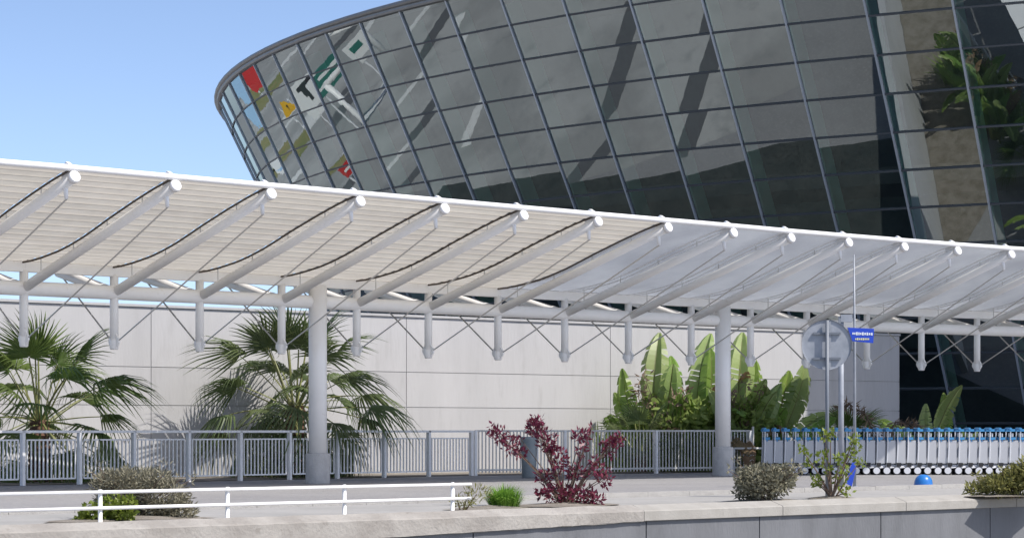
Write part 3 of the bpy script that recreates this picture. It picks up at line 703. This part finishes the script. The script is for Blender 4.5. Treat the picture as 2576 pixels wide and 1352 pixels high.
# dry heliconia-like tangle around the paddle plants
for x, w_, lab in ((1700, .75, 'brown dry flower stalks among the paddle leaves left of the second column'), (1868, .5, 'brown dry flower stalks right behind the second column')):
    b = Vector((at(x, 0, 62.2).x, 62.2, 0)); t = thing('dry_stalks', b, lab, 'plant')
    tips = [b + Vector((random.uniform(-w_, w_) * 1.3, random.uniform(-.3, .3), random.uniform(1.2, 2.5))) for _ in range(9)]
    stems('stalk', b, tips, t, M['twig'], .018)
    foliage('foliage', [cluster(tp, (.16, .16, .2), 20, .17, .03, .2, .2) for tp in tips], M['brownleaf'], t)
    foliage('foliage', [cluster(b + Vector((random.uniform(-w_, w_) * 1.2, random.uniform(-.3, .3), random.uniform(.3, 1.8))), (.25, .2, .3), 22, .3, .06, .5, .2) for _ in range(26)], M['olive2'], t)
for x, w_, n_, lab in ((1590, .9, 420, 'low spiky green undergrowth behind the fine balustrade'), (1705, 1.0, 520, 'dense upright green blades behind the fine balustrade beside the column'), (1890, .9, 420, 'dense green undergrowth right of the second column')):
    b = Vector((at(x, 0, 62.4).x, 62.4, 0)); t = thing('undergrowth', b, lab, 'plant'); Vv = []; Ff = []
    for i in range(n_):
        o_ = b + Vector((random.uniform(-w_, w_), random.uniform(-.45, .55), 0)); a_ = random.uniform(0, 6.283); l_ = random.uniform(.5, 1.45); ln_ = random.uniform(.1, .6)
        d_ = Vector((math.cos(a_), math.sin(a_), 0)); sd = Vector((-d_.y, d_.x, 0)) * random.uniform(.018, .045); m1 = o_ + d_ * l_ * ln_ * .35 + Vector((0, 0, l_ * .6)); m2 = o_ + d_ * l_ * ln_ + Vector((0, 0, l_ * (1 - ln_ * .3)))
        k0 = len(Vv); Vv += [o_ - sd * .5, o_ + sd * .5, m1 + sd, m1 - sd, m2]; Ff += [(k0, k0 + 1, k0 + 2, k0 + 3), (k0 + 3, k0 + 2, k0 + 4)]
    obj('blades', Vv, Ff, M['olive2'], t, kind='stuff')
b = Vector((at(2210, 0, 63).x, 63, 0)); t = thing('arching_frond', b, 'dry dark arching frond above the trolleys by the wall end', 'plant')
g = G(); pts = [b, b + Vector((-.1, 0, .9)), b + Vector((-.35, 0, 1.5)), b + Vector((-.75, 0, 1.75)), b + Vector((-1.05, 0, 1.7))]
pts2 = [b, b + Vector((.1, 0, .8)), b + Vector((.45, 0, 1.3)), b + Vector((.95, 0, 1.25)), b + Vector((1.3, 0, .85))]
for P_ in (pts, pts2): G().tube(P_, [.03, .025, .02, .012, .006], 6).obj('stalk', M['twig'], t)
lf = []
for P_ in (pts, pts2):
    for i in range(1, 4):
        for f_ in np.linspace(0, 1, 9): lf.append(cluster(P_[i].lerp(P_[i + 1], f_), (.02, .05, .02), 6, .26, .02, -.5, .2))
foliage('foliage', lf, M['brownleaf'], t)

# ------------------------------------------------------------------ shrubs along the parapet
def shrub(name, x, Z, label, cl, m, leaf, twigs=True, tm=None):
    """cl: (x px, y px, rx m, rz m, count)"""
    b = Vector((at(x, 0, Z).x, Z, .0)); t = thing(name, b, label, 'bush'); parts = []; tips = []
    for (cx_, cy_, rx_, rz_, n) in cl:
        c = at(cx_, cy_, Z) + Vector((0, random.uniform(-.08, .08), 0)); parts.append(cluster(c, (rx_, rx_ * .8, rz_), int(n * (.8 if name == 'purple_bush' else 1)), *leaf)); tips.append(c)
        for _ in range(max(1, n // 140)):
            d_ = Vector((random.uniform(-1, 1) * rx_, random.uniform(-.7, .7) * rx_, random.uniform(.3, 1) * rz_)); e_ = c + d_ * random.uniform(1.0, 1.45)
            if e_.z > .05: parts.append(cluster(e_, (.05, .05, .06), 9, *leaf)); tips.append(e_)
    foliage('foliage', parts, m, t)
    if twigs: stems('branch', b, tips, t, M['twig'])
    return t
Zp = 34.2; k = Zp / FOC
shrub('purple_bush', 1420, Zp, 'dark purple-red leafed bush above the middle of the parapet',
      [(1255, 1095, .13, .13, 120), (1285, 1120, .13, .13, 120), (1310, 1140, .08, .06, 40), (1345, 1075, .13, .12, 120), (1375, 1110, .16, .16, 170), (1345, 1065, .08, .08, 50),
       (1395, 1135, .10, .07, 60), (1462, 1095, .13, .10, 110), (1460, 1135, .07, .09, 40), (1535, 1125, .14, .14, 120), (1555, 1105, .07, .06, 40), (1405, 1165, .13, .13, 110),
       (1370, 1200, .12, .10, 80), (1450, 1190, .14, .10, 100), (1500, 1180, .14, .10, 90), (1520, 1205, .12, .10, 80), (1400, 1240, .26, .13, 230), (1450, 1245, .28, .14, 260), (1490, 1255, .16, .10, 120), (1360, 1240, .08, .05, 30)],
      M['purple'], (.085, .019, .5, .2))
shrub('grey_bush', 1925, 36.0, 'round grey-green bush behind the parapet below the second column', [(1925, 1215, .42, .22, 1500), (1905, 1205, .36, .22, 900), (1960, 1200, .28, .16, 700), (1880, 1235, .2, .14, 400)], M['greyleaf'], (.08, .016, .5, .45))
shrub('olive_bush', 2545, 39.0, 'straggly olive and orange bush at the far right edge', [(2520, 1220, .4, .14, 900), (2570, 1205, .35, .2, 900), (2600, 1190, .3, .3, 500), (2460, 1232, .22, .07, 200)], M['olive'], (.12, .018, .7, .3))
shrub('grey_bush', 340, 29.2, 'wide brownish-grey bush behind the low white handrail', [(340, 1210, .5, .16, 1600), (300, 1225, .34, .18, 900), (410, 1250, .36, .2, 1200), (440, 1285, .28, .14, 900), (390, 1290, .3, .12, 900), (300, 1270, .35, .18, 800)], M['greyleaf'], (.085, .010, .8, .4))
shrub('leafy_bush', 265, 28.3, 'small yellow-green leafy bush beside the first handrail post', [(275, 1275, .19, .12, 260), (240, 1292, .2, .08, 220), (310, 1290, .15, .08, 180), (325, 1262, .1, .06, 60), (215, 1305, .1, .04, 60)], M['yellowgreen'], (.075, .024, .5, .3))
shrub('weed_tuft', 1165, 31.8, 'thin dry weeds at the right end of the white handrail', [(1165, 1262, .16, .06, 120), (1200, 1240, .2, .1, 110)], M['olive'], (.09, .008, .8, .2))
for i_, (x, Z, w_, d2) in enumerate(((330, 28.7, 1.1, .5), (1420, 34.2, 1.15, .55), (1925, 36.2, .75, .5), (2092, 37.6, .5, .4), (2545, 39.2, 1.0, .5), (1230, 32.7, .7, .4))):
    c = Vector((at(x, 0, Z).x, Z, .018)); pts_ = []
    for a_ in range(18):
        t_ = 2 * math.pi * a_ / 18; f_ = random.uniform(.75, 1.15); v = PD * math.cos(t_) * w_ * f_ - PN * math.sin(t_) * d2 * f_; pts_.append(c + v + Vector((0, 0, .0005 * i_)))
    tag(obj('planting_bed', pts_ + [c + Vector((0, 0, .05))], [(a_, (a_ + 1) % 18, 18) for a_ in range(18)], M['soil']), None, kind='structure')
# grass tuft
b = Vector((at(1268, 0, 33).x, 33, .0)); t = thing('grass_tuft', b, 'bright green grass tuft left of the purple bush', 'grass')
n = 1300; az = rng.uniform(0, 2 * np.pi, n); tl = rng.uniform(.1, 1.05, n) ** .8; ln = rng.uniform(.26, .46, n) * (1 - .38 * tl)
V = []; F = []
for i in range(n):
    d_ = Vector((math.cos(az[i]), math.sin(az[i]), 0)); o_ = b + d_ * rng.uniform(0, .2); sd = Vector((-d_.y, d_.x, 0)) * .006
    m1 = o_ + d_ * ln[i] * .45 * tl[i] + Vector((0, 0, ln[i] * .65)); m2 = o_ + d_ * ln[i] * 1.1 * tl[i] + Vector((0, 0, ln[i] * (1.0 - .45 * tl[i])))
    k0 = len(V); V += [o_ - sd, o_ + sd, m1 + sd * .8, m1 - sd * .8, m2]; F += [(k0, k0 + 1, k0 + 2, k0 + 3), (k0 + 3, k0 + 2, k0 + 4)]
obj('blades', V, F, M['grass'], t, kind='stuff')
# sapling
b = Vector((at(2092, 0, 37.5).x, 37.5, 0)); t = thing('sapling', b, 'thin sapling with sparse yellow-green leaves around the round sign pole', 'tree')
tp = [(2040, 1160), (2065, 1145), (2020, 1130), (2085, 1085), (2070, 1095), (2110, 1150), (2135, 1140), (2150, 1125), (2165, 1160), (2060, 1215), (2050, 1205), (2090, 1190), (2130, 1235), (2110, 1210), (2145, 1105), (2125, 1180), (2075, 1175)]
tips = [at(x, y, 37.5) + Vector((0, random.uniform(-.2, .2), 0)) for x, y in tp]
stems('branch', b, tips, t, M['twig'], .016)
foliage('foliage', [cluster(c, (.09, .08, .07), 26, .085, .024, .4, .1) for c in tips], M['yellowgreen'], t)

# ------------------------------------------------------------------ round sign seen from behind
Zs = 38.2; b = Vector((at(2080, 0, Zs).x, Zs, 0))
sg = thing('round_sign', b, 'round traffic sign seen from its grey back on a pole', 'sign')
c = at(2080, 866, Zs); r = 63 / FOC * Zs
G().tube([b, Vector((b.x, b.y, c.z + r * .97))], .030, 12).obj('pole', M['pole'], sg, smooth=True)
fc = c + Vector((0, .07, 0))
V = []; F = []; n = 40
for (rr, dy) in ((r * .93, 0), (r * .985, -.002), (r, -.022), (r, .01), (r * .98, .016)):
    for j in range(n): a_ = 2 * math.pi * j / n; V.append(fc + Vector((rr * math.cos(a_), dy, rr * math.sin(a_))))
for i in range(4):
    for j in range(n): F.append((i * n + j, i * n + (j + 1) % n, (i + 1) * n + (j + 1) % n, (i + 1) * n + j))
F.append(tuple(range(n))); F.append(tuple(range(5 * n - 1, 4 * n - 1, -1)))
obj('sign_plate', V, F, M['sign_back'], sg)
for dz in (.18, -.22):
    G().bar(fc + Vector((-.22, -.025, dz)), fc + Vector((.22, -.025, dz)), .035, .035).obj('bracket', M['pole'], sg)
G().bar(fc + Vector((.05, -.02, -r * .92)), fc + Vector((.05, -.02, r * .92)), .03, .012, (0, 1, 0)).obj('stiffener', M['sign_back'], sg)

# thick pale post and thin mast with the blue direction sign
Z2 = 45.0; b = Vector((at(2115, 0, Z2).x, Z2, 0))
ps = thing('blue_sign', b, 'small blue direction sign on a pale post to the right of the round sign', 'sign')
G().tube([b, Vector((b.x, b.y, at(0, 795, Z2).z))], .052, 14).obj('post', M['sign_back'], ps, smooth=True)
G().box(at(2120, 800, Z2) + Vector((.06, -.02, 0)), (.11, 0, 0), (0, .05, 0), (0, 0, .07)).obj('mount', M['sign_back'], ps)
tl, tr_, br, bl = at(2132, 823, Z2 - .1), at(2198, 826, Z2 - .1), at(2196, 862, Z2 - .1), at(2144, 857, Z2 - .1)
V = [tl, tr_, br, bl] + [v + Vector((0, .09, 0)) for v in (tl, tr_, br, bl)]
obj('sign_box', V, [(3, 2, 1, 0), (4, 5, 6, 7), (0, 1, 5, 4), (1, 2, 6, 5), (2, 3, 7, 6), (3, 0, 4, 7)], M['blue'], ps)
g = G(); g2 = G(); r2 = random.Random(4); x = 2143
while x < 2190:
    w = r2.uniform(3.5, 5.5); g.box(at(x + w / 2, 838 + (x - 2143) * .03, Z2 - .1) + Vector((0, -.004, 0)), (w / 2 / FOC * Z2 * .8, 0, 0), (0, .002, 0), (0, 0, r2.uniform(2.4, 4.2) / FOC * Z2)); x += w + (2.5 if r2.random() < .2 else .6)
x = 2150
while x < 2184:
    w = r2.uniform(3, 4.5); g2.box(at(x + w / 2, 852, Z2 - .1) + Vector((0, -.004, 0)), (w / 2 / FOC * Z2 * .8, 0, 0), (0, .002, 0), (0, 0, r2.uniform(1.6, 2.8) / FOC * Z2)); x += w + .6
g.obj('lettering', M['txt_w'], ps, kind='stuff'); g2.obj('lettering', M['txt_y'], ps, kind='stuff')
b = Vector((at(2149, 0, 45.6).x, 45.6, 0))
ma = thing('thin_mast', b, 'thin pale mast standing just right of the round sign', 'pole')
G().tube([b, Vector((b.x, b.y, at(0, 870, 45.6).z)), Vector((b.x - .01, b.y, at(0, 640, 45.6).z))], [.032, .028, .012], 10).obj('shaft', M['sign_back'], ma, smooth=True)
G().lathe(b, [(.07, 0), (.07, .015), (.05, .02)], 12).obj('base_plate', M['sign_back'], ma)

# small blue panel by the sapling and the blue dome
b = Vector((at(2140, 0, 41).x, 41, 0)); V = []
pv = [(2128, 1215), (2142, 1222), (2152, 1180), (2150, 1162), (2144, 1160), (2138, 1175)]
A = [at(x, y, 41) for x, y in pv]; B_ = [v + Vector((.02, .12, 0)) for v in A]; k = len(A)
tag(obj('blue_bag', A + B_, [tuple(range(k - 1, -1, -1)), tuple(range(k, 2 * k))] + [(i, (i + 1) % k, (i + 1) % k + k, i + k) for i in range(k)], M['blue']), 'small crumpled blue plastic piece hanging by the sapling', 'bag')
Zd = 47.0; b = Vector((at(2322, 0, Zd).x, Zd, 0)); rd = 23 / FOC * Zd
do = thing('blue_dome', b, 'glossy blue plastic dome standing on the pavement', 'dome')
G().lathe(b, [(rd, 0), (rd * 1.02, .03)] + [(rd * math.cos(R(a)) ** .8, .03 + rd * 1.05 * math.sin(R(a))) for a in range(5, 90, 9)] + [(.004, .03 + rd * 1.06)], 28).obj('shell', M['blue_dome'], do, smooth=True)
G().lathe(b, [(rd * 1.12, 0), (rd * 1.12, .012), (rd * 1.0, .02)], 28).obj('base_ring', M['blue_dome'], do)

# litter bin
Zb = 54.5; b = Vector((at(1330, 0, Zb).x, Zb, 0)); bi = thing('litter_bin', b, 'grey cylindrical litter bin behind the purple bush', 'bin')
G().lathe(b, [(.15, 0), (.16, .02), (.175, .45), (.195, .88), (.20, .90), (.20, .93), (.185, .94)], 24).obj('body', M['bin'], bi, smooth=True)
G().lathe(b + Vector((0, 0, .94)), [(.185, 0), (.15, -.03 + .03)], 24).obj('rim', M['plinth'], bi)
G().tube([b + Vector((.2, .12, 0)), b + Vector((.2, .12, 1.0))], .02, 8).obj('support_post', M['rail'], bi)

# ------------------------------------------------------------------ luggage trolleys nested in a row
def trolley_parts(t, o):
    Y = .27
    for sd in (-1, 1):
        g = G(); y = sd * Y
        g.tube([o + Vector((0, y, .16)), o + Vector((.02, y, .6)), o + Vector((.03, y, 1.06))], .016, 6)
        g.obj('upright', M['tro_steel'], t)
        G().tube([o + Vector((-.02, y, .16)), o + Vector((.75, y * .75, .24))], .014, 5).obj('base_tube', M['tro_steel'], t)
        g = G(); g.box(o + Vector((.122, y * .95, .56)), (.094, 0, 0), (0, .006, 0), (0, 0, .28)); g.obj('side_plate', M['tro_panel'], t)
        w = G().tube([o + Vector((0, y - sd * .02, .10)), o + Vector((0, y + sd * .02, .10))], .10, 16).obj('wheel', M['tyre'], t, smooth=True)
        G().tube([o + Vector((0, y + sd * .018, .105)), o + Vector((0, y + sd * .032, .105))], .082, 14).obj('hub', M['hub'], w)
        G().box(o + Vector((.06, y, 1.085)), (.075, 0, 0), (0, .02, 0), (0, 0, .03)).obj('handle_grip', M['tro_blue'], t)
        G().box(o + Vector((.09, y, .885)), (.06, 0, 0), (0, .012, 0), (0, 0, .03)).obj('basket_clip', M['tro_blue'], t)
        G().box(o + Vector((.05, y, .25)), (.055, 0, 0), (0, .026, 0), (0, 0, .045)).obj('wheel_bracket', M['tyre'], t)
    G().tube([o + Vector((.03, -Y - .03, 1.12)), o + Vector((.03, Y + .03, 1.12))], .032, 8).obj('handle', M['tro_blue'], t)
    G().box(o + Vector((.08, 0, .86)), (.012, 0, 0), (0, Y, 0), (0, 0, .05)).obj('basket_band', M['tro_blue'], t)
    G().box(o + Vector((.09, 0, .97)), (.01, 0, 0), (0, Y * .95, 0), (0, 0, .045)).obj('label_plate', M['hub'], t)
    G().box(o + Vector((.35, 0, .22)), (.35, 0, .025), (0, Y * .75, 0), (0, 0, .008)).obj('deck', M['tro_panel'], t)
Zt = 58.4; pitch = 25.6 / FOC * Zt; n = 29; x0 = (1918 - CX) / FOC * Zt
ordn = ['first', 'second', 'third', 'fourth', 'fifth', 'sixth', 'seventh', 'eighth', 'ninth', 'tenth', 'eleventh', 'twelfth', 'thirteenth', 'fourteenth', 'fifteenth', 'sixteenth', 'seventeenth', 'eighteenth', 'nineteenth', 'twentieth', 'twenty-first', 'twenty-second', 'twenty-third', 'twenty-fourth', 'twenty-fifth', 'twenty-sixth', 'twenty-seventh']
proto = None
for i in range(27):
    o = Vector((x0 + i * pitch, Zt + .004 * (i % 3), 0))
    lab = 'nested luggage trolley with blue handle, %s from the left end of the row' % ordn[i]
    if proto is None:
        proto = thing('luggage_trolley', o, lab, 'trolley', 'luggage trolleys nested in a row'); trolley_parts(proto, o)
    else:
        c = copy_tree(proto); c.location = o; c['label'] = lab; c.rotation_euler.z = R(random.uniform(-1.2, 1.2))
